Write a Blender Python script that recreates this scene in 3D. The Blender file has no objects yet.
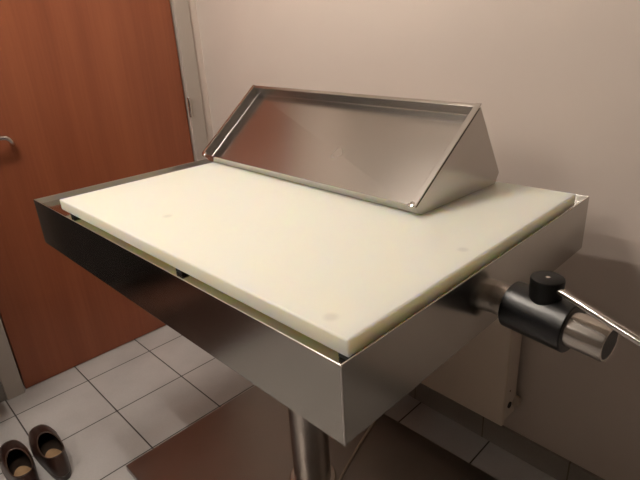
import bpy, bmesh, math, random
from mathutils import Vector, Matrix
random.seed(7)
S = bpy.context.scene
COL = S.collection
PI = math.pi

# ------------------------------------------------------------------ materials
def lin(c):
    c /= 255.0
    return c / 12.92 if c <= 0.04045 else ((c + 0.055) / 1.055) ** 2.4

def rgb(r, g, b):
    return (lin(r), lin(g), lin(b), 1.0)

class Mat:
    def __init__(self, name):
        self.m = bpy.data.materials.new(name)
        self.m.use_nodes = True
        self.nt = self.m.node_tree
        self.b = self.nt.nodes['Principled BSDF']
    def n(self, t, **kw):
        x = self.nt.nodes.new(t)
        for k, v in kw.items():
            setattr(x, k, v)
        return x
    def l(self, a, b):
        self.nt.links.new(a, b)
    def coords(self, scale=(1, 1, 1), rot=(0, 0, 0)):
        tc = self.n('ShaderNodeTexCoord')
        mp = self.n('ShaderNodeMapping')
        mp.inputs['Scale'].default_value = scale
        mp.inputs['Rotation'].default_value = rot
        self.l(tc.outputs['Object'], mp.inputs['Vector'])
        return mp.outputs['Vector']
    def noise(self, vec, scale, detail=4, rough=0.5):
        x = self.n('ShaderNodeTexNoise')
        x.inputs['Scale'].default_value = scale
        x.inputs['Detail'].default_value = detail
        x.inputs['Roughness'].default_value = rough
        self.l(vec, x.inputs['Vector'])
        return x.outputs['Fac']
    def ramp(self, fac, stops):
        r = self.n('ShaderNodeValToRGB')
        e = r.color_ramp.elements
        while len(e) < len(stops):
            e.new(0.5)
        for i, (p, c) in enumerate(stops):
            e[i].position = p
            e[i].color = c
        self.l(fac, r.inputs['Fac'])
        return r.outputs['Color']
    def bump(self, h, strength, dist=0.001):
        x = self.n('ShaderNodeBump')
        x.inputs['Strength'].default_value = strength
        x.inputs['Distance'].default_value = dist
        self.l(h, x.inputs['Height'])
        self.l(x.outputs['Normal'], self.b.inputs['Normal'])
    def set(self, **kw):
        for k, v in kw.items():
            self.b.inputs[k.replace('_', ' ')].default_value = v
        return self

def g(v):
    return (v, v, v, 1)

def steel(name, base, rough, aniso=0.0, tangent=None, smear=4.0, streak=(1, 1, 1)):
    """brushed sheet: the tangent runs across the grain, so reflections smear across it"""
    M = Mat(name)
    M.set(Metallic=1.0)
    v = M.coords()
    sm = M.noise(v, smear, 4, 0.55)
    st = M.noise(M.coords(streak), 1.0, 2, 0.5)
    ad = M.n('ShaderNodeMath', operation='MULTIPLY_ADD')
    M.l(st, ad.inputs[0]); ad.inputs[1].default_value = 0.25; M.l(sm, ad.inputs[2])
    M.l(M.ramp(ad.outputs[0], [(0.3, tuple(c * 0.90 for c in base[:3]) + (1,)), (0.95, base)]), M.b.inputs['Base Color'])
    M.l(M.ramp(sm, [(0.1, g(rough * 0.88)), (0.9, g(rough * 1.12))]), M.b.inputs['Roughness'])
    if aniso:
        M.b.inputs['Anisotropic'].default_value = aniso
        tn = M.n('ShaderNodeTangent')
        if tangent == 'UV':
            tn.direction_type = 'UV_MAP'; tn.uv_map = 'grain'
        else:
            tn.direction_type = 'RADIAL'; tn.axis = tangent
            M.b.inputs['Anisotropic Rotation'].default_value = 0.25
        M.l(tn.outputs[0], M.b.inputs['Tangent'])
    return M.m

STEEL_TABLE = steel('brushed_steel_table', (0.48, 0.46, 0.43, 1), 0.20, 0.1, 'UV', 5, (3, 3, 40))
STEEL_INSIDE = steel('polished_steel_inside', (0.62, 0.60, 0.57, 1), 0.15, 0.3, 'UV', 5, (3, 3, 3))
STEEL_RIM = steel('brushed_steel_rim', (0.70, 0.68, 0.65, 1), 0.36, 0.85, 'UV', 5, (3, 3, 3))
STEEL_TRAY = steel('brushed_steel_shelf', (0.56, 0.53, 0.50, 1), 0.26, 0.3, 'UV', 3, (2, 2, 2))
STEEL_TUBE = steel('brushed_steel_upright_tube', (0.62, 0.58, 0.54, 1), 0.26, 0.8, 'Z', 8, (4, 4, 200))
STEEL_BOOM = steel('brushed_steel_side_tube', (0.66, 0.62, 0.58, 1), 0.26, 0.7, 'X', 8, (200, 4, 4))
STEEL_PLATE = steel('dull_steel_plate', (0.33, 0.30, 0.28, 1), 0.33, 0.0, None, 6, (3, 3, 3))
CHROME = Mat('chrome').set(Metallic=1.0, Roughness=0.16, Base_Color=(0.66, 0.63, 0.60, 1)).m

def m_wall(name, col):
    M = Mat(name)
    M.set(Roughness=0.75)
    v = M.coords()
    c2 = tuple(c * 0.93 for c in col[:3]) + (1,)
    M.l(M.ramp(M.noise(v, 1.6, 4), [(0.3, c2), (0.7, col)]), M.b.inputs['Base Color'])
    M.bump(M.noise(v, 160, 3), 0.12, 0.0015)
    return M.m
WALL = m_wall('painted_plaster', (0.66, 0.58, 0.52, 1))
WALL_FAR = m_wall('low_bounce_plaster', (0.34, 0.30, 0.265, 1))  # plaster of the unseen far walls, darkened to cut bounced light
CEIL = m_wall('ceiling_paint', (0.58, 0.54, 0.49, 1))

def m_paint(name, col, rough=0.45):
    M = Mat(name)
    M.set(Roughness=rough)
    v = M.coords()
    c2 = tuple(c * 0.95 for c in col[:3]) + (1,)
    M.l(M.ramp(M.noise(v, 3, 4), [(0.3, c2), (0.7, col)]), M.b.inputs['Base Color'])
    M.bump(M.noise(v, 240, 2), 0.06, 0.0008)
    return M.m
FRAME = m_paint('grey_frame_paint', (0.47, 0.42, 0.37, 1), 0.4)
RAD = m_paint('cream_enamel', (0.72, 0.62, 0.51, 1), 0.35)
RADSIDE = m_paint('cream_enamel_cover', (0.72, 0.63, 0.54, 1), 0.4)
BLACKP = Mat('black_anodised').set(Base_Color=(0.006, 0.006, 0.007, 1), Roughness=0.34).m
BLACKK = Mat('black_plastic').set(Base_Color=(0.005, 0.005, 0.005, 1), Roughness=0.38, Specular_IOR_Level=0.3).m
RUBBER = Mat('black_rubber').set(Base_Color=(0.01, 0.01, 0.01, 1), Roughness=0.7).m
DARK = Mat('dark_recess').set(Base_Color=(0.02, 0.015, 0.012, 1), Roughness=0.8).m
WHITEP = Mat('white_enamel').set(Base_Color=(0.75, 0.73, 0.70, 1), Roughness=0.4).m
CAP = Mat('cream_plastic').set(Base_Color=(0.52, 0.44, 0.36, 1), Roughness=0.5).m

def m_wood():
    M = Mat('orange_brown_wood_veneer')
    M.set(Roughness=0.42)
    a = M.noise(M.coords((9, 9, 0.55)), 1.0, 5, 0.55)
    b = M.noise(M.coords((90, 90, 2.2)), 1.0, 4, 0.6)
    mx = M.n('ShaderNodeMath', operation='MULTIPLY_ADD')
    M.l(b, mx.inputs[0]); mx.inputs[1].default_value = 0.35
    M.l(a, mx.inputs[2])
    c = M.ramp(mx.outputs[0], [(0.42, (0.205, 0.056, 0.022, 1)), (0.62, (0.245, 0.069, 0.028, 1)), (0.86, (0.295, 0.088, 0.036, 1))])
    M.l(c, M.b.inputs['Base Color'])
    return M.m
WOOD = m_wood()

TX, TY, TS = 0.1513, -1.1394, 0.30
def m_floor(name, tile, grout, w=0.0026, shift=(0, 0)):
    M = Mat(name)
    tc = M.n('ShaderNodeTexCoord')
    sp = M.n('ShaderNodeSeparateXYZ')
    M.l(tc.outputs['Object'], sp.inputs[0])
    outs = []
    for ax, off in (('X', TX + shift[0]), ('Y', TY + shift[1])):
        a = M.n('ShaderNodeMath', operation='ADD'); M.l(sp.outputs[ax], a.inputs[0]); a.inputs[1].default_value = -off + 30 * TS
        d = M.n('ShaderNodeMath', operation='DIVIDE'); M.l(a.outputs[0], d.inputs[0]); d.inputs[1].default_value = TS
        f = M.n('ShaderNodeMath', operation='PINGPONG'); M.l(d.outputs[0], f.inputs[0]); f.inputs[1].default_value = 0.5
        outs.append(f.outputs[0])
    mn = M.n('ShaderNodeMath', operation='MINIMUM'); M.l(outs[0], mn.inputs[0]); M.l(outs[1], mn.inputs[1])
    mr = M.n('ShaderNodeMapRange'); mr.interpolation_type = 'SMOOTHSTEP'
    mr.inputs['From Min'].default_value = w / TS * 0.5
    mr.inputs['From Max'].default_value = w / TS * 1.1
    M.l(mn.outputs[0], mr.inputs['Value'])
    v = M.coords()
    c2 = tuple(c * 0.86 for c in tile[:3]) + (1,)
    sm = M.n('ShaderNodeMath', operation='MULTIPLY_ADD')
    M.l(M.noise(v, 140, 3, 0.7), sm.inputs[0]); sm.inputs[1].default_value = 0.5
    M.l(M.noise(v, 5, 4), sm.inputs[2])
    cc = M.ramp(sm.outputs[0], [(0.55, c2), (0.9, tile)])
    mix = M.n('ShaderNodeMix', data_type='RGBA')
    M.l(mr.outputs['Result'], mix.inputs[0])
    mix.inputs[6].default_value = grout
    M.l(cc, mix.inputs[7])
    M.l(mix.outputs[2], M.b.inputs['Base Color'])
    M.set(Roughness=0.42)
    M.bump(mr.outputs['Result'], 0.5, 0.001)
    return M.m
FLOOR = m_floor('light_grey_floor_tiles', (0.53, 0.515, 0.505, 1), (0.04, 0.035, 0.032, 1), 0.0032)
SKIRT = m_floor('grey_skirting_tiles', (0.30, 0.275, 0.245, 1), (0.14, 0.115, 0.09, 1), 0.003, (0.271, 0.15))

# feet, and their faint shadows through the board painted into its colour (board-local positions)
BX0, BX1, BY0, BY1, BZ0, BZ1 = 0.855, 1.8905, -0.963, -0.192, 0.9900, 1.0185
FEET = [(BX0 + 0.06, BY0 + 0.012), (1.452, BY0 + 0.012), (BX1 - 0.012, BY0 + 0.012),
        (BX0 + 0.035, BY1 - 0.06), ((BX0 + BX1) / 2 - 0.11, BY1 - 0.06), (BX1 - 0.06, BY1 - 0.06)]
FOOT_SHADOWS = [(1.233, -0.853, 0.016), (1.833, -0.935, 0.016), (1.855, -0.62, 0.014)]
def m_board():
    M = Mat('cream_cutting_plastic')
    v = M.coords()
    base = M.ramp(M.noise(v, 2.2, 4), [(0.3, (0.95, 0.92, 0.785, 1)), (0.7, (0.955, 0.93, 0.80, 1))])
    tc = M.n('ShaderNodeTexCoord')
    for (x, y, r) in FOOT_SHADOWS:
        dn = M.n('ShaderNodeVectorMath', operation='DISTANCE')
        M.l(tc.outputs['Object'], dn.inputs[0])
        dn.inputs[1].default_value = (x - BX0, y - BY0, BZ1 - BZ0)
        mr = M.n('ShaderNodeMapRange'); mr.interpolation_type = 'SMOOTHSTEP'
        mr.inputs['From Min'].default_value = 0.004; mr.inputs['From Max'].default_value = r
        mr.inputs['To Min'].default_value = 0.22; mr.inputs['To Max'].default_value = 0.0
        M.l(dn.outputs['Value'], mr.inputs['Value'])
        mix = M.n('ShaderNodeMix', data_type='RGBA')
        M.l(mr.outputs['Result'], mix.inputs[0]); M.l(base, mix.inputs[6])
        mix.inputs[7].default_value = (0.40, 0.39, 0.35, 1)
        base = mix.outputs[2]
    M.l(base, M.b.inputs['Base Color'])
    M.set(Roughness=0.38)
    M.b.inputs['Subsurface Weight'].default_value = 1.0
    M.b.inputs['Subsurface Radius'].default_value = (0.036, 0.030, 0.020)
    M.b.inputs['Subsurface Scale'].default_value = 1.0
    return M.m
BOARD = m_board()

def m_leather(name, a, b):
    M = Mat(name)
    v = M.coords()
    M.l(M.ramp(M.noise(v, 30, 5), [(0.3, a), (0.7, b)]), M.b.inputs['Base Color'])
    M.set(Roughness=0.36)
    M.bump(M.noise(v, 300, 3), 0.15, 0.0008)
    return M.m
LEATHER = m_leather('dark_brown_leather', (0.022, 0.010, 0.008, 1), (0.042, 0.019, 0.013, 1))
PIPING = m_leather('worn_brown_leather_edge', (0.045, 0.025, 0.018, 1), (0.075, 0.045, 0.033, 1))
INSOLE = m_leather('tan_leather_insole', (0.26, 0.16, 0.085, 1), (0.40, 0.27, 0.15, 1))
SHADED_INSOLE = m_leather('shaded_insole', (0.018, 0.012, 0.009, 1), (0.03, 0.02, 0.014, 1))  # insole colour darkened to stand for the shade under the vamp
SOLE = m_leather('dark_rubber_sole', (0.012, 0.009, 0.008, 1), (0.02, 0.015, 0.012, 1))

LAMP_POWER = 212.0
def m_glow(name, power):
    M = Mat(name)
    M.set(Base_Color=(0.9, 0.9, 0.9, 1), Emission_Color=(1.0, 0.895, 0.79, 1), Emission_Strength=power)
    return M.m
GLOW = m_glow('fluorescent_glow', LAMP_POWER)
GLOW_DIM = m_glow('dim_fluorescent_glow', LAMP_POWER * 0.40)

# ------------------------------------------------------------------ helpers
def tag(o, label=None, cat=None, group=None, kind=None):
    if label: o['label'] = label
    if cat: o['category'] = cat
    if group: o['group'] = group
    if kind: o['kind'] = kind
    return o

def empty(name, loc, label, cat, group=None, rotz=0.0):
    o = bpy.data.objects.new(name, None)
    o.empty_display_size = 0.05
    COL.objects.link(o)
    o.location = loc
    o.rotation_euler = (0, 0, rotz)
    return tag(o, label, cat, group)

def obj(name, bm, mat, parent=None, origin=(0, 0, 0), smooth=None, bevel=0.0, segs=2):
    """origin: the world point the mesh becomes relative to (for children, the root's base)"""
    bm.normal_update()
    bmesh.ops.translate(bm, verts=bm.verts, vec=-Vector(origin))
    me = bpy.data.meshes.new(name)
    bm.to_mesh(me)
    bm.free()
    me.materials.append(mat)
    o = bpy.data.objects.new(name, me)
    COL.objects.link(o)
    if parent is not None:
        o.parent = parent
    else:
        o.location = origin
    if bevel:
        b = o.modifiers.new('bevel', 'BEVEL')
        b.width = bevel; b.segments = segs; b.limit_method = 'ANGLE'; b.angle_limit = math.radians(40)
    if smooth is not None:
        for p in me.polygons:
            p.use_smooth = True
        me.set_sharp_from_angle(angle=math.radians(smooth))
    return o

def grain_uv(o, axis):
    """u runs across the brushing direction 'axis' in every face"""
    me = o.data
    uv = me.uv_layers.new(name='grain')
    ax = Vector(axis).normalized()
    for p in me.polygons:
        n = p.normal
        a = ax if abs(n.dot(ax)) < 0.9 else Vector((0, 1, 0))
        gr = (a - n * a.dot(n)).normalized()
        u = n.cross(gr)
        for li in p.loop_indices:
            c = me.vertices[me.loops[li].vertex_index].co
            uv.data[li].uv = (c.dot(u), c.dot(gr))
    return o

def box(bm, x0, x1, y0, y1, z0, z1):
    vs = [bm.verts.new(p) for p in ((x0, y0, z0), (x1, y0, z0), (x1, y1, z0), (x0, y1, z0),
                                    (x0, y0, z1), (x1, y0, z1), (x1, y1, z1), (x0, y1, z1))]
    for f in ((3, 2, 1, 0), (4, 5, 6, 7), (0, 1, 5, 4), (1, 2, 6, 5), (2, 3, 7, 6), (3, 0, 4, 7)):
        bm.faces.new([vs[i] for i in f])
    return vs

def prism(bm, poly, axis, a0, a1):
    """poly in the two other axes (cyclic order after axis), extruded from a0 to a1 along axis"""
    def P(a, u, v):
        return {'x': (a, u, v), 'y': (v, a, u), 'z': (u, v, a)}[axis]
    A = [bm.verts.new(P(a0, u, v)) for u, v in poly]
    B = [bm.verts.new(P(a1, u, v)) for u, v in poly]
    n = len(poly)
    bm.faces.new(A[::-1]); bm.faces.new(B)
    for i in range(n):
        bm.faces.new((A[i], A[(i + 1) % n], B[(i + 1) % n], B[i]))

def frame_of(d):
    d = Vector(d).normalized()
    up = Vector((0, 0, 1)) if abs(d.z) < 0.95 else Vector((1, 0, 0))
    u = d.cross(up).normalized()
    return u, d.cross(u).normalized() * -1, d

def lathe(bm, p0, d, prof, n=40):
    """prof: list of (t along d, radius); radius 0 closes"""
    u, v, d = frame_of(d)
    p0 = Vector(p0)
    rings = []
    for t, r in prof:
        c = p0 + d * t
        if r <= 1e-7:
            rings.append([bm.verts.new(c)])
        else:
            rings.append([bm.verts.new(c + (u * math.cos(2 * PI * i / n) + v * math.sin(2 * PI * i / n)) * r) for i in range(n)])
    for a, b in zip(rings, rings[1:]):
        for i in range(n):
            j = (i + 1) % n
            if len(a) == 1 and len(b) == 1: continue
            if len(a) == 1: bm.faces.new((a[0], b[j], b[i]))
            elif len(b) == 1: bm.faces.new((a[i], a[j], b[0]))
            else: bm.faces.new((a[i], a[j], b[j], b[i]))
    bmesh.ops.recalc_face_normals(bm, faces=bm.faces)

def tube(bm, pts, r, n=12, closed=False):
    pts = [Vector(p) for p in pts]
    N = len(pts)
    rings = []
    pu = None
    for i, p in enumerate(pts):
        if closed: d = (pts[(i + 1) % N] - pts[i - 1])
        else: d = pts[min(i + 1, N - 1)] - pts[max(i - 1, 0)]
        d.normalize()
        if pu is None:
            u, v, _ = frame_of(d)
        else:
            u = (pu - d * pu.dot(d)).normalized()
            v = d.cross(u)
        pu = u
        v = d.cross(u)
        rings.append([bm.verts.new(p + (u * math.cos(2 * PI * k / n) + v * math.sin(2 * PI * k / n)) * r) for k in range(n)])
    rng = range(N) if closed else range(N - 1)
    for i in rng:
        a, b = rings[i], rings[(i + 1) % N]
        for k in range(n):
            m = (k + 1) % n
            bm.faces.new((a[k], a[m], b[m], b[k]))
    if not closed:
        bm.faces.new(rings[0][::-1]); bm.faces.new(rings[-1])
    bmesh.ops.recalc_face_normals(bm, faces=bm.faces)

def B():
    return bmesh.new()

# ------------------------------------------------------------------ setting
RX1, RY0, RZ1 = 5.0, -5.2, 2.60
def wall_y(x):                                   # the back wall is turned slightly away from the table
    return 0.010 + 0.07 * (1 - x / 1.75)
bm = B(); box(bm, -0.12, RX1 + 0.1, RY0 - 0.1, 0.20, -0.06, 0.0)
tag(obj('floor', bm, FLOOR), kind='structure')
bm = B(); box(bm, -0.12, RX1 + 0.1, RY0 - 0.1, 0.20, RZ1, RZ1 + 0.06)
tag(obj('ceiling', bm, CEIL), kind='structure')
bm = B(); prism(bm, [(-0.12, wall_y(-0.12)), (RX1 + 0.1, wall_y(RX1 + 0.1)), (RX1 + 0.1, 0.22), (-0.12, 0.22)], 'z', 0, RZ1)
tag(obj('wall_back', bm, WALL), kind='structure')
DY0, DY1, DH = -1.062, -0.042, 2.08              # door opening between the frame's inner edges
bm = B()
box(bm, -0.12, 0.0, RY0 - 0.1, DY0 - 0.03, 0, RZ1)
box(bm, -0.12, 0.0, DY0 - 0.03, DY1 + 0.03, DH + 0.03, RZ1)
box(bm, -0.12, 0.0, DY1 + 0.03, 0.09, 0, RZ1)
tag(obj('wall_left', bm, WALL), kind='structure')
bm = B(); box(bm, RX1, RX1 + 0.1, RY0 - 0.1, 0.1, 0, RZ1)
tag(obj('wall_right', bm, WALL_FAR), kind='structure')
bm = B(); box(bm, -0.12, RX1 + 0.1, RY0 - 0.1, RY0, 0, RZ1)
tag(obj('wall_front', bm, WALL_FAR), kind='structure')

# skirting tiles
bm = B()
ux, uy = 1.0, -0.07 / 1.75
prism(bm, [(0.0, wall_y(0) - 0.011), (RX1, wall_y(RX1) - 0.011), (RX1, wall_y(RX1) + 0.002), (0.0, wall_y(0) + 0.002)], 'z', 0, 0.092)
tag(obj('baseboard_back', bm, SKIRT, bevel=0.002), kind='structure')
bm = B(); box(bm, -0.002, 0.010, RY0, -1.131, 0, 0.092)
tag(obj('baseboard_left', bm, SKIRT, bevel=0.002), kind='structure')

# door frame (grey) : two jambs and a head, with a rebate the leaf sits in
bm = B()
FW = 0.071
def jamb(y_in, y_out):
    box(bm, -0.10, 0.020, min(y_in, y_out), max(y_in, y_out), 0, DH + FW)
jamb(DY0, DY0 - FW); jamb(DY1, DY1 + FW + 0.007)
box(bm, -0.10, 0.020, DY0, DY1, DH, DH + FW)
tag(obj('trim_1', bm, FRAME, bevel=0.003), kind='structure')
# thin painted filler strip between door frame and corner
bm = B(); box(bm, -0.002, 0.010, DY1 + FW + 0.0105, wall_y(0) + 0.004, 0, RZ1)
tag(obj('trim_2', bm, WALL, bevel=0.002), kind='structure')
# dark sheet behind the leaf, its colour standing for the shade there
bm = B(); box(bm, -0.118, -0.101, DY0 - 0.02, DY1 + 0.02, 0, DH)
tag(obj('shade_backing', bm, DARK), kind='structure')

# door leaf with handle and hinges
bm = B(); box(bm, -0.043, 0.000, DY0 + 0.0085, DY1 - 0.006, 0.004, DH - 0.005)
door = tag(obj('door_1', bm, WOOD, bevel=0.002), kind='structure')
bm = B()
hz, hy = 1.092, -0.975
lathe(bm, (0.0, hy, hz), (1, 0, 0), [(0, 0.0), (0, 0.026), (0.007, 0.026), (0.009, 0.023), (0.009, 0.0)], 32)
tube(bm, [(0.005, hy, hz), (0.045, hy, hz), (0.054, hy + 0.004, hz), (0.058, hy + 0.014, hz), (0.058, hy + 0.098, hz),
          (0.057, hy + 0.110, hz - 0.002), (0.054, hy + 0.118, hz - 0.007), (0.048, hy + 0.126, hz - 0.017), (0.038, hy + 0.132, hz - 0.028), (0.024, hy + 0.136, hz - 0.034), (0.010, hy + 0.137, hz - 0.036)], 0.0095, 16)
obj('door_handle', bm, CHROME, door, smooth=50)
for z0 in (1.045, 0.25, 1.80):
    bm = B()
    lathe(bm, (0.0245, DY1 + 0.001, z0), (0, 0, 1), [(0, 0), (0, 0.007), (0.003, 0.0085), (0.045, 0.0085), (0.0455, 0.0075), (0.0475, 0.0075), (0.048, 0.0085), (0.092, 0.0085), (0.095, 0.007), (0.095, 0)], 20)
    obj('hinge', bm, CHROME, door, smooth=40)

# ------------------------------------------------------------------ radiator on the back wall
rx0, rx1 = 0.62, 1.735
ang = math.atan2(-0.07, 1.75)
rad = empty('radiator', (rx1, wall_y(rx1) - 0.06, 0.185), 'cream flat-fronted wall radiator hanging on the back wall below and behind the steel table', 'radiator', rotz=ang)
RW, RH = rx1 - rx0, 0.50
bm = B(); box(bm, -RW, 0.0, -0.048, -0.032, 0, RH)
obj('front_panel', bm, RAD, rad, bevel=0.004, segs=3)
bm = B(); box(bm, -RW + 0.03, -0.03, -0.0318, 0.035, 0.03, RH - 0.02)
obj('convector_body', bm, RADSIDE, rad, bevel=0.003)
for xa in (0.0, -RW + 0.008):
    bm = B(); box(bm, xa - 0.010, xa - 0.002, -0.0318, 0.036, 0.012, RH - 0.004)
    sc = obj('side_cover', bm, RADSIDE, rad, bevel=0.003)
    if xa == 0.0:
        bm = B(); lathe(bm, (-0.003, -0.006, 0.062), (1, 0, 0), [(0, 0), (0, 0.011), (0.004, 0.011), (0.004, 0.006), (0.002, 0.0)], 20)
        tag(obj('bleed_plug', bm, DARK, sc, smooth=40), 'dark recessed plug')
        bm = B(); lathe(bm, (-0.003, -0.008, 0.118), (1, 0, 0), [(0, 0), (0, 0.0035), (0.0015, 0.0035), (0.0015, 0.0)], 12)
        obj('screw_hole', bm, DARK, sc)
bm = B(); lathe(bm, (-0.012, 0.034, 0.055), (1, 0, 0), [(0, 0), (0, 0.019), (0.019, 0.019), (0.024, 0.016), (0.024, 0)], 24)
obj('valve_cap', bm, CAP, rad, smooth=40)
bm = B(); box(bm, -RW, -0.001, -0.0315, 0.036, RH - 0.0035, RH + 0.004)
obj('top_grille', bm, RADSIDE, rad, bevel=0.002)
for xa in (-0.05, -0.12):
    bm = B(); box(bm, xa - 0.012, xa + 0.012, -0.026, 0.02, -0.014, 0.031)
    tag(obj('bracket', bm, DARK, rad, bevel=0.002), 'dark bracket foot')
for xa in (-0.25, -RW + 0.25):
    bm = B(); box(bm, xa - 0.015, xa + 0.015, 0.034, 0.0585, 0.05, RH - 0.05)
    obj('wall_bracket', bm, RADSIDE, rad)

# ------------------------------------------------------------------ steel work table
XL, XF, YF, YR, ZT, DP = 0.7029, 1.8985, -0.9865, -0.1238, 0.9962, 0.1327
PX, PY = 1.316, -0.5515
TO = (PX, PY, 0.0)
table = empty('work_table', TO, 'stainless steel work table with deep tray top on one round pedestal', 'table')

# tray : folded sheet with upstanding rim and a shallow recessed top sheet
bm = B()
t = 0.003
ZR = ZT - 0.0160                                  # the recessed top sheet
def ringv(x0, x1, y0, y1, z):
    return [bm.verts.new(p) for p in ((x0, y0, z), (x1, y0, z), (x1, y1, z), (x0, y1, z))]
r_bot = ringv(XL, XF, YF, YR, ZT - DP)
r_top = ringv(XL, XF, YF, YR, ZT)
r_in = ringv(XL + t, XF - t, YF + t, YR - t, ZT)
r_fl = ringv(XL + t, XF - t, YF + t, YR - t, ZR)
for a, b in ((r_bot, r_top), (r_top, r_in), (r_in, r_fl)):
    for i in range(4):
        j = (i + 1) % 4
        bm.faces.new((a[i], a[j], b[j], b[i]))
bm.faces.new(r_fl)
bm.faces.new(r_bot[::-1])
for f in bm.faces:
    if f.calc_center_median().z > ZR - 0.001: f.material_index = 1
    if f.calc_center_median().z > ZR + 0.001: f.material_index = 2
tray = grain_uv(obj('tray', bm, STEEL_TABLE, table, TO, bevel=0.0012, segs=2), (1, 0, 0))
tray.data.materials.append(STEEL_INSIDE)
tray.data.materials.append(STEEL_RIM)
bm = B()
for (x, y) in ((XF - 0.0006, YF + 0.0006),):
    tube(bm, [(x, y, ZT - DP + 0.001), (x, y, ZT - 0.001)], 0.0019, 8)
obj('corner_weld', bm, CHROME, tray, TO, smooth=60)
# pedestal
PT = 0.022
bm = B(); lathe(bm, (PX, PY, PT + 0.002), (0, 0, 1), [(0, 0), (0, 0.060), (ZT - DP - PT - 0.004, 0.060), (ZT - DP - PT - 0.004, 0)], 64)
obj('pedestal', bm, STEEL_TUBE, table, TO, smooth=40)
bm = B(); lathe(bm, (PX, PY, PT), (0, 0, 1), [(0, 0), (0, 0.077), (0.016, 0.077), (0.020, 0.074), (0.022, 0.0605), (0.022, 0)], 64)
fl = obj('collar', bm, STEEL_TUBE, table, TO, smooth=40)
bm = B(); box(bm, PX - 0.16, PX + 0.16, PY - 0.16, PY + 0.16, ZT - DP - 0.012, ZT - DP - 0.0005)
obj('mounting_plate', bm, STEEL_TUBE, table, TO, bevel=0.002)
bm = B(); box(bm, 0.780, 1.830, -0.953, -0.150, 0.0, PT)
obj('base_plate', bm, STEEL_PLATE, table, TO, bevel=0.003)

# side boom with black clamping sleeve
R0 = Vector((XF, -0.565, 0.915)); D = Vector((0.99, -0.125, -0.02)).normalized()
u_, n_, _ = frame_of(D)
if n_.z < 0: n_ = -n_
bm = B(); lathe(bm, R0 - D * 0.012, D, [(0, 0), (0, 0.0305), (0.212, 0.0305), (0.2145, 0.029), (0.2145, 0.026), (0.2125, 0.0257), (0.2125, 0)], 56)
obj('side_tube', bm, STEEL_BOOM, table, TO, smooth=40)
bm = B(); lathe(bm, R0 + D * 0.2007, D, [(0, 0), (0, 0.0255), (0.0012, 0.0255), (0.0012, 0)], 40)
tag(obj('tube_plug', bm, BLACKK, table, TO), 'black plug in the open tube end')
bm = B(); lathe(bm, R0 + D * 0.031, D, [(0, 0.031), (0, 0.0415), (0.002, 0.0435), (0.110, 0.0435), (0.112, 0.0415), (0.112, 0.031)], 72)
sleeve = tag(obj('clamping_sleeve', bm, BLACKP, table, TO, smooth=35), 'black cylinder sleeve')
K0 = R0 + D * 0.090
bm = B(); lathe(bm, K0, n_, [(0.034, 0), (0.034, 0.0265), (0.072, 0.0275), (0.0745, 0.0265), (0.076, 0.024), (0.076, 0.0042), (0.075, 0.0040), (0.075, 0.0)], 56)
tag(obj('clamp_knob', bm, BLACKK, sleeve, TO, smooth=35), 'black round knob')
bm = B(); lathe(bm, K0 + n_ * 0.0745, n_, [(0, 0), (0, 0.0038), (0.0016, 0.0036), (0.0016, 0.0015), (0.0008, 0)], 20)
tag(obj('screw', bm, CHROME, sleeve, TO, smooth=40), 'small chrome screw')
LD = Vector((0.89, -0.385, -0.065)).normalized()
LS = K0 + n_ * 0.063
bm = B(); lathe(bm, LS + LD * 0.022, LD, [(0, 0), (0, 0.0062), (0.186, 0.0062), (0.189, 0.004), (0.189, 0)], 24)
tag(obj('lever', bm, CHROME, sleeve, TO, smooth=40), 'chrome lever rod')

# cable from the pedestal foot across the floor plate
bm = B()
tube(bm, [(1.410, -0.556, PT + 0.0045), (1.380, -0.483, PT + 0.0045), (1.335, -0.348, PT + 0.0045), (1.293, -0.190, PT + 0.0045), (1.276, -0.140, PT + 0.0045), (1.266, -0.125, 0.016), (1.262, -0.110, 0.006), (1.255, -0.04, 0.0045)], 0.004, 10)
tag(obj('cable', bm, CAP, None, (1.32, -0.3, 0.0), smooth=60), 'thin pale cable running across the brown plate from the pedestal foot towards the wall', 'cable')

# ------------------------------------------------------------------ cutting board
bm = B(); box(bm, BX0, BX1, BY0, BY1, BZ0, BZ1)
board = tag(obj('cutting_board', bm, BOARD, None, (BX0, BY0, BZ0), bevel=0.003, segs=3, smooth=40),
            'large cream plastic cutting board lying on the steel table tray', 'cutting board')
for (x, y) in FEET:
    bm = B(); box(bm, x - 0.011, x + 0.011, y - 0.008, y + 0.008, ZR + 0.0004, BZ0 - 0.0003)
    tag(obj('foot', bm, RUBBER, board, (BX0, BY0, BZ0), bevel=0.001), 'black rubber foot')

# ------------------------------------------------------------------ sloped shelf tray
W = 0.859
sh = empty('sloped_tray', (0.834, -0.476, BZ1 + 0.0008), 'sloped stainless steel shelf tray standing on the back of the cream cutting board', 'tray', rotz=math.atan2(-0.040, 0.870))
ca, sa = 0.788, 0.612
ln = math.hypot(ca, sa); ca /= ln; sa /= ln
SL = 0.285                                       # length of the slope
HT = 0.031                                       # depth of the shallow tray
def Q(s, h):                                     # along the slope, above the tray floor -> (y, z)
    return (s * ca - h * sa, s * sa + h * ca)
th = 0.0022
bm = B()
def slab(x0, x1, s0, s1, h0, h1):
    prism(bm, [Q(s0, h0), Q(s1, h0), Q(s1, h1), Q(s0, h1)], 'x', x0, x1)
slab(0, W, 0, SL, 0, th)                         # floor
obj('tray_floor', bm, STEEL_TRAY, sh)
bm = B(); slab(0, W, 0, th, th, HT)
obj('front_lip', bm, STEEL_TRAY, sh, bevel=0.0006)
bm = B(); slab(0, W, SL - th, SL, th, HT); slab(0.0, W, SL - 0.0005, SL + 0.008, HT - th, HT)
tube(bm, [(th + 0.003, *Q(SL - th - 0.0008, th + 0.0008)), (W - th - 0.003, *Q(SL - th - 0.0008, th + 0.0008))], 0.0016, 8)
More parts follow.
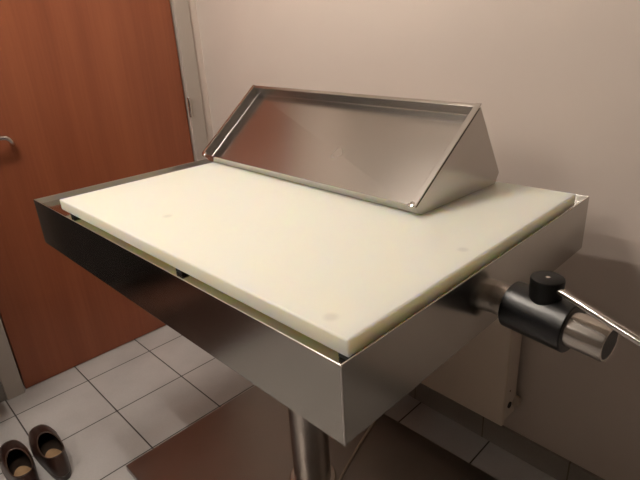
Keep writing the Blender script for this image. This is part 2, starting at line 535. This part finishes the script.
obj('back_wall', bm, STEEL_TRAY, sh, bevel=0.0006)
for k in (0, 1):
    bm = B()
    if k == 0:
        slab(0, th, th, SL - th, th, HT); slab(-0.008, th, 0, SL + 0.008, HT, HT + th)
    else:
        slab(W - th, W, th, SL - th, th, HT); slab(W - th - 0.0095, W + 0.003, 0, SL + 0.008, HT, HT + th)
    xf = th + 0.0008 if k == 0 else W - th - 0.0008
    tube(bm, [(xf, *Q(0.004, th + 0.0008)), (xf, *Q(SL - 0.004, th + 0.0008))], 0.0016, 8)
    obj('side_wall', bm, STEEL_TRAY, sh, bevel=0.0007)
# supporting wedge under the tray: two side panels and a folded back
tri = [(0.0, 0.0), (0.296, 0.0), (0.312, 0.026), Q(SL + 0.002, HT - 0.0042), Q(0.0, HT - 0.0042)]
for x0 in (-0.0026, W + 0.0004):
    bm = B(); prism(bm, tri, 'x', x0, x0 + 0.0022)
    obj('side_panel', bm, STEEL_TRAY, sh, bevel=0.0005)
bm = B()
pa, pb, pc = Q(SL, -0.0006), (0.312, 0.026), (0.296, 0.0)
prism(bm, [pa, pb, (pb[0] - 0.002, pb[1]), (pa[0] - 0.002, pa[1])], 'x', 0.0039, W - 0.0039)
prism(bm, [pb, pc, (pc[0] - 0.002, pc[1] + 0.001), (pb[0] - 0.002, pb[1])], 'x', 0.0039, W - 0.0039)
bp = obj('back_panel', bm, STEEL_TRAY, sh)
bm = B(); m_ = ((pa[0] * 0.42 + pb[0] * 0.58), (pa[1] * 0.42 + pb[1] * 0.58))
lathe(bm, (W - 0.025, m_[0] - 0.001, m_[1] + 0.012), (0, 0.86, 0.5), [(0, 0), (0, 0.004), (0.010, 0.004), (0.011, 0)], 14)
obj('stud', bm, STEEL_TRAY, bp, smooth=40)
for xx in (W - 0.002, 0.002):
    bm = B(); pz = Q(0.003, HT + th)
    lathe(bm, (xx - math.copysign(0.006, xx - 0.1), pz[0], pz[1] - 0.0035), (0, -sa, ca), [(0, 0.0), (0.0, 0.0085), (0.0034, 0.0080), (0.0042, 0.0060), (0.0045, 0)], 18)
    tag(obj('corner_weld', bm, CHROME, sh, smooth=60), 'ground shiny weld')

for o in sh.children_recursive:                  # the sheet is slightly twisted: a little higher at its left end
    for v in o.data.vertices:
        v.co.z *= 1.070 - 0.078 * v.co.x / W
    grain_uv(o, (1, 0, 0))

# ------------------------------------------------------------------ brown leather shoes
def outline(tv, side):
    """half widths of the sole, tv 0 heel -> 1 toe; side +1 / -1 gives the slight inner curve"""
    pts = [(0.0, 0.0), (0.03, 0.020), (0.10, 0.030), (0.25, 0.032), (0.42, 0.033), (0.62, 0.044), (0.75, 0.046), (0.87, 0.040), (0.95, 0.027), (0.985, 0.014), (1.0, 0.0)]
    for (a, wa), (b, wb) in zip(pts, pts[1:]):
        if a <= tv <= b:
            f = (tv - a) / (b - a)
            f = f * f * (3 - 2 * f) if 0.1 < tv < 0.87 else f
            return wa + (wb - wa) * f
    return 0.0

def sole_pt(phi, L, sc=1.0):
    # phi 0 = toe ; superellipse-like walk round the sole
    c, s = math.cos(phi), math.sin(phi)
    x = 0.5 + 0.5 * math.copysign(abs(c) ** 0.85, c)
    fore = max(0.0, min(1.0, (x - 0.2) / 0.5))
    w = 0.039 + 0.011 * math.sin(fore * PI / 2) ** 2
    y = w * math.copysign(abs(s) ** 0.75, s)
    if x > 0.72: y += 0.001 * (x - 0.72) / 0.28
    return Vector(((0.5 + (x - 0.5) * sc) * L, y * sc, 0))

def make_shoe(loc, rz, label, mirror=1):
    L = 0.330
    root = empty('leather_shoe', loc, label, 'shoe', 'brown leather shoes on the tiles', rz)
    N = 56
    phis = [2 * PI * i / N for i in range(N)]
    def my(v): return Vector((v.x, v.y * mirror, v.z))
    def heel_drop(p): return p
    # sole with heel block
    bm = B()
    lo = [bm.verts.new(my(sole_pt(f, L, 1.0) + Vector((-0.01 * L * 0, 0, 0.0)))) for f in phis]
    hi = [bm.verts.new(my(sole_pt(f, L, 1.0) + Vector((0, 0, 0.020)))) for f in phis]
    for i in range(N):
        j = (i + 1) % N
        bm.faces.new((lo[i], lo[j], hi[j], hi[i]))
    bm.faces.new(lo[::-1]); bm.faces.new(hi)
    bmesh.ops.recalc_face_normals(bm, faces=bm.faces)
    obj('sole', bm, SOLE, root, smooth=40, bevel=0.002)
    # upper : rings from welt to the topline
    def top_pt(phi):
        c, s = math.cos(phi), math.sin(phi)
        x = 0.345 + 0.265 * c
        y = 0.035 * math.copysign(abs(s) ** 0.85, s)
        z = 0.074 + 0.020 * max(0, -c) ** 2 + 0.008 * max(0, c) ** 2
        return Vector((x * L, y, z))
    bm = B()
    K = 12
    rings = []
    for k in range(K + 1):
        f = k / K
        ring = []
        for ph in phis:
            P0 = sole_pt(ph, L, 0.985) + Vector((0, 0, 0.019))
            P3 = top_pt(ph)
            dh = Vector((P0.x - P3.x, P0.y - P3.y, 0))
            front = max(0.0, math.cos(ph))
            P1 = P0 + Vector((0, 0, 0.022 + 0.010 * front)) + dh.normalized() * 0.004
            P2 = P3 + dh * (0.45 if front > 0 else 0.5) + Vector((0, 0, -0.012 + 0.006 * front))
            ring.append(bm.verts.new(my(P0 * (1 - f) ** 3 + P1 * 3 * f * (1 - f) ** 2 + P2 * 3 * f * f * (1 - f) + P3 * f ** 3)))
        rings.append(ring)
    for a, b in zip(rings, rings[1:]):
        for i in range(N):
            j = (i + 1) % N
            bm.faces.new((a[i], a[j], b[j], b[i]))
    bmesh.ops.recalc_face_normals(bm, faces=bm.faces)
    up = obj('upper', bm, LEATHER, root, smooth=80)
    sd = up.modifiers.new('thick', 'SOLIDIFY'); sd.thickness = 0.0022; sd.offset = -1
    bm = B(); tube(bm, [my(top_pt(ph)) for ph in phis], 0.0024, 8, True)
    obj('collar_edge', bm, PIPING, up, smooth=80)
    # vamp seam and heel strip
    bm = B()
    seam = []
    for i in range(25):
        a = -1.25 + 2.5 * i / 24
        P3 = top_pt(a); P0 = sole_pt(a, L, 0.985) + Vector((0, 0, 0.019))
        dh = Vector((P0.x - P3.x, P0.y - P3.y, 0)); front = max(0.0, math.cos(a))
        P1 = P0 + Vector((0, 0, 0.022 + 0.010 * front)) + dh.normalized() * 0.004
        P2 = P3 + dh * 0.45 + Vector((0, 0, -0.012 + 0.006 * front))
        f = 0.45
        seam.append(my(P0 * (1 - f) ** 3 + P1 * 3 * f * (1 - f) ** 2 + P2 * 3 * f * f * (1 - f) + P3 * f ** 3))
    tube(bm, seam, 0.0017, 6)
    obj('vamp_seam', bm, PIPING, up, smooth=80)
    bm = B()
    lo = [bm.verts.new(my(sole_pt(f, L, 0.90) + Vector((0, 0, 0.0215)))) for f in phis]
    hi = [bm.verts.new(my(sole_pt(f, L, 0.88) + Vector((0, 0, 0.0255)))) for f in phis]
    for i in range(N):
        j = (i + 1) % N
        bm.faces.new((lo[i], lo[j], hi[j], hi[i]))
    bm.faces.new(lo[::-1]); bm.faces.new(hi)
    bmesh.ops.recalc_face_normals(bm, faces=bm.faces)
    obj('insole', bm, SHADED_INSOLE, root, smooth=40)
    bm = B()
    hp = [Vector((0.26 * L + 0.080 * math.cos(f) * (1.0 if math.cos(f) > 0 else 0.62), 0.0325 * math.sin(f), 0)) for f in phis]
    lo = [bm.verts.new(p + Vector((0, 0, 0.0258))) for p in hp]
    hi = [bm.verts.new(p * 0.97 + Vector((0.03 * 0.26 * L, 0, 0.0290))) for p in hp]
    for i in range(N):
        j = (i + 1) % N
        bm.faces.new((lo[i], lo[j], hi[j], hi[i]))
    bm.faces.new(lo[::-1]); bm.faces.new(hi)
    bmesh.ops.recalc_face_normals(bm, faces=bm.faces)
    tag(obj('heel_pad', bm, INSOLE, root, smooth=40), 'tan heel pad')
    return root

make_shoe((0.664, -1.117, 0.0), PI - 0.02, 'dark brown leather slip-on shoe on the tiles, the one nearer the table', 1)
make_shoe((0.668, -1.2205, 0.0), PI - 0.02, 'dark brown leather slip-on shoe on the tiles, cut off by the left photo edge', -1)

# ------------------------------------------------------------------ unseen stand-ins added at left to darken the steel front's reflection
CUP = m_paint('dark_brown_stand_in', (0.012, 0.009, 0.008, 1), 0.5)
BEN = m_paint('red_brown_stand_in', (0.120, 0.048, 0.030, 1), 0.5)
cy0, cy1, cdx, cz, ch = -2.60, -1.145, 0.30, 0.46, 1.90
CO = (cdx / 2, (cy0 + cy1) / 2, cz)
cup = empty('wall_cupboard_stand_in', CO, 'added unseen black-brown cupboard hanging on the door wall above a low bench', 'cupboard_stand_in')
bm = B(); box(bm, 0.0005, cdx - 0.02, cy0, cy1, cz, ch)
obj('body', bm, CUP, cup, CO, bevel=0.003)
for a, b_ in ((cy0 + 0.003, (cy0 + cy1) / 2 - 0.002), ((cy0 + cy1) / 2 + 0.002, cy1 - 0.003)):
    bm = B(); box(bm, cdx - 0.0195, cdx, a, b_, cz + 0.003, ch - 0.003)
    d_ = obj('door', bm, CUP, cup, CO, bevel=0.002)
    yk = b_ - 0.04 if a < (cy0 + cy1) / 2 - 0.1 else a + 0.04
    bm = B(); lathe(bm, (cdx, yk, 1.0), (1, 0, 0), [(0, 0), (0, 0.006), (0.014, 0.006), (0.018, 0.014), (0.026, 0.013), (0.028, 0)], 20)
    obj('knob', bm, CHROME, d_, CO, smooth=40)
BO = (0.17, -1.95, 0)
ben = empty('bench_stand_in', BO, 'added unseen red-brown bench against the door wall under the dark cupboard', 'bench_stand_in')
bm = B(); box(bm, 0.012, 0.46, -2.60, -1.36, 0.32, 0.36)
obj('seat', bm, BEN, ben, BO, bevel=0.004)
bm = B(); box(bm, 0.03, 0.44, -2.58, -1.38, 0.0, 0.3197)
obj('chest', bm, BEN, ben, BO, bevel=0.003)

# ------------------------------------------------------------------ ceiling lamps (two fluorescent tubes each)
def make_lamp(lx0, lx1, ly, label, glow):
    LO = ((lx0 + lx1) / 2, ly, RZ1)
    lamp = empty('ceiling_lamp', LO, label, 'ceiling lamp', 'ceiling lamps')
    bm = B(); box(bm, lx0 - 0.03, lx1 + 0.03, ly - 0.28, ly + 0.28, RZ1 - 0.03, RZ1 - 0.0005)
    obj('housing', bm, WHITEP, lamp, LO, bevel=0.004)
    for dy in (-0.23, 0.23):
        bm = B(); lathe(bm, (lx0, ly + dy, RZ1 - 0.055), (1, 0, 0), [(0, 0), (0, 0.016), (lx1 - lx0, 0.016), (lx1 - lx0, 0)], 16)
        obj('tube', bm, glow, lamp, LO, smooth=40)
        for xx in (lx0 - 0.012, lx1):
            bm = B(); box(bm, xx, xx + 0.012, ly + dy - 0.018, ly + dy + 0.018, RZ1 - 0.074, RZ1 - 0.0302)
            obj('tube_holder', bm, WHITEP, lamp, LO)
make_lamp(0.72, 1.24, -1.34, 'white square ceiling lamp with two tubes over the front of the table', GLOW)
make_lamp(0.88, 1.36, -2.75, 'white square ceiling lamp with two dimmer tubes, farther from the radiator wall', GLOW_DIM)

# ------------------------------------------------------------------ world, camera, view
w = bpy.data.worlds.new('world'); S.world = w; w.use_nodes = True
w.node_tree.nodes['Background'].inputs[0].default_value = (0.05, 0.045, 0.04, 1)
w.node_tree.nodes['Background'].inputs[1].default_value = 0.2
cam = bpy.data.cameras.new('camera'); co = bpy.data.objects.new('camera', cam); COL.objects.link(co)
cam.sensor_fit = 'HORIZONTAL'; cam.sensor_width = 36.0
cam.lens = 504.5698 / 640 * 36.0
cam.clip_start = 0.02
co.location = (2.2705, -1.3644, 1.3844)
co.rotation_euler = (math.radians(67.8552), math.radians(3.2522), math.radians(45.0112))
S.camera = co
S.view_settings.view_transform = 'Standard'
S.view_settings.look = 'None'
S.view_settings.exposure = 0.0
S.view_settings.gamma = 1.0
S.view_settings.use_curve_mapping = False
S.cycles.use_denoising = True
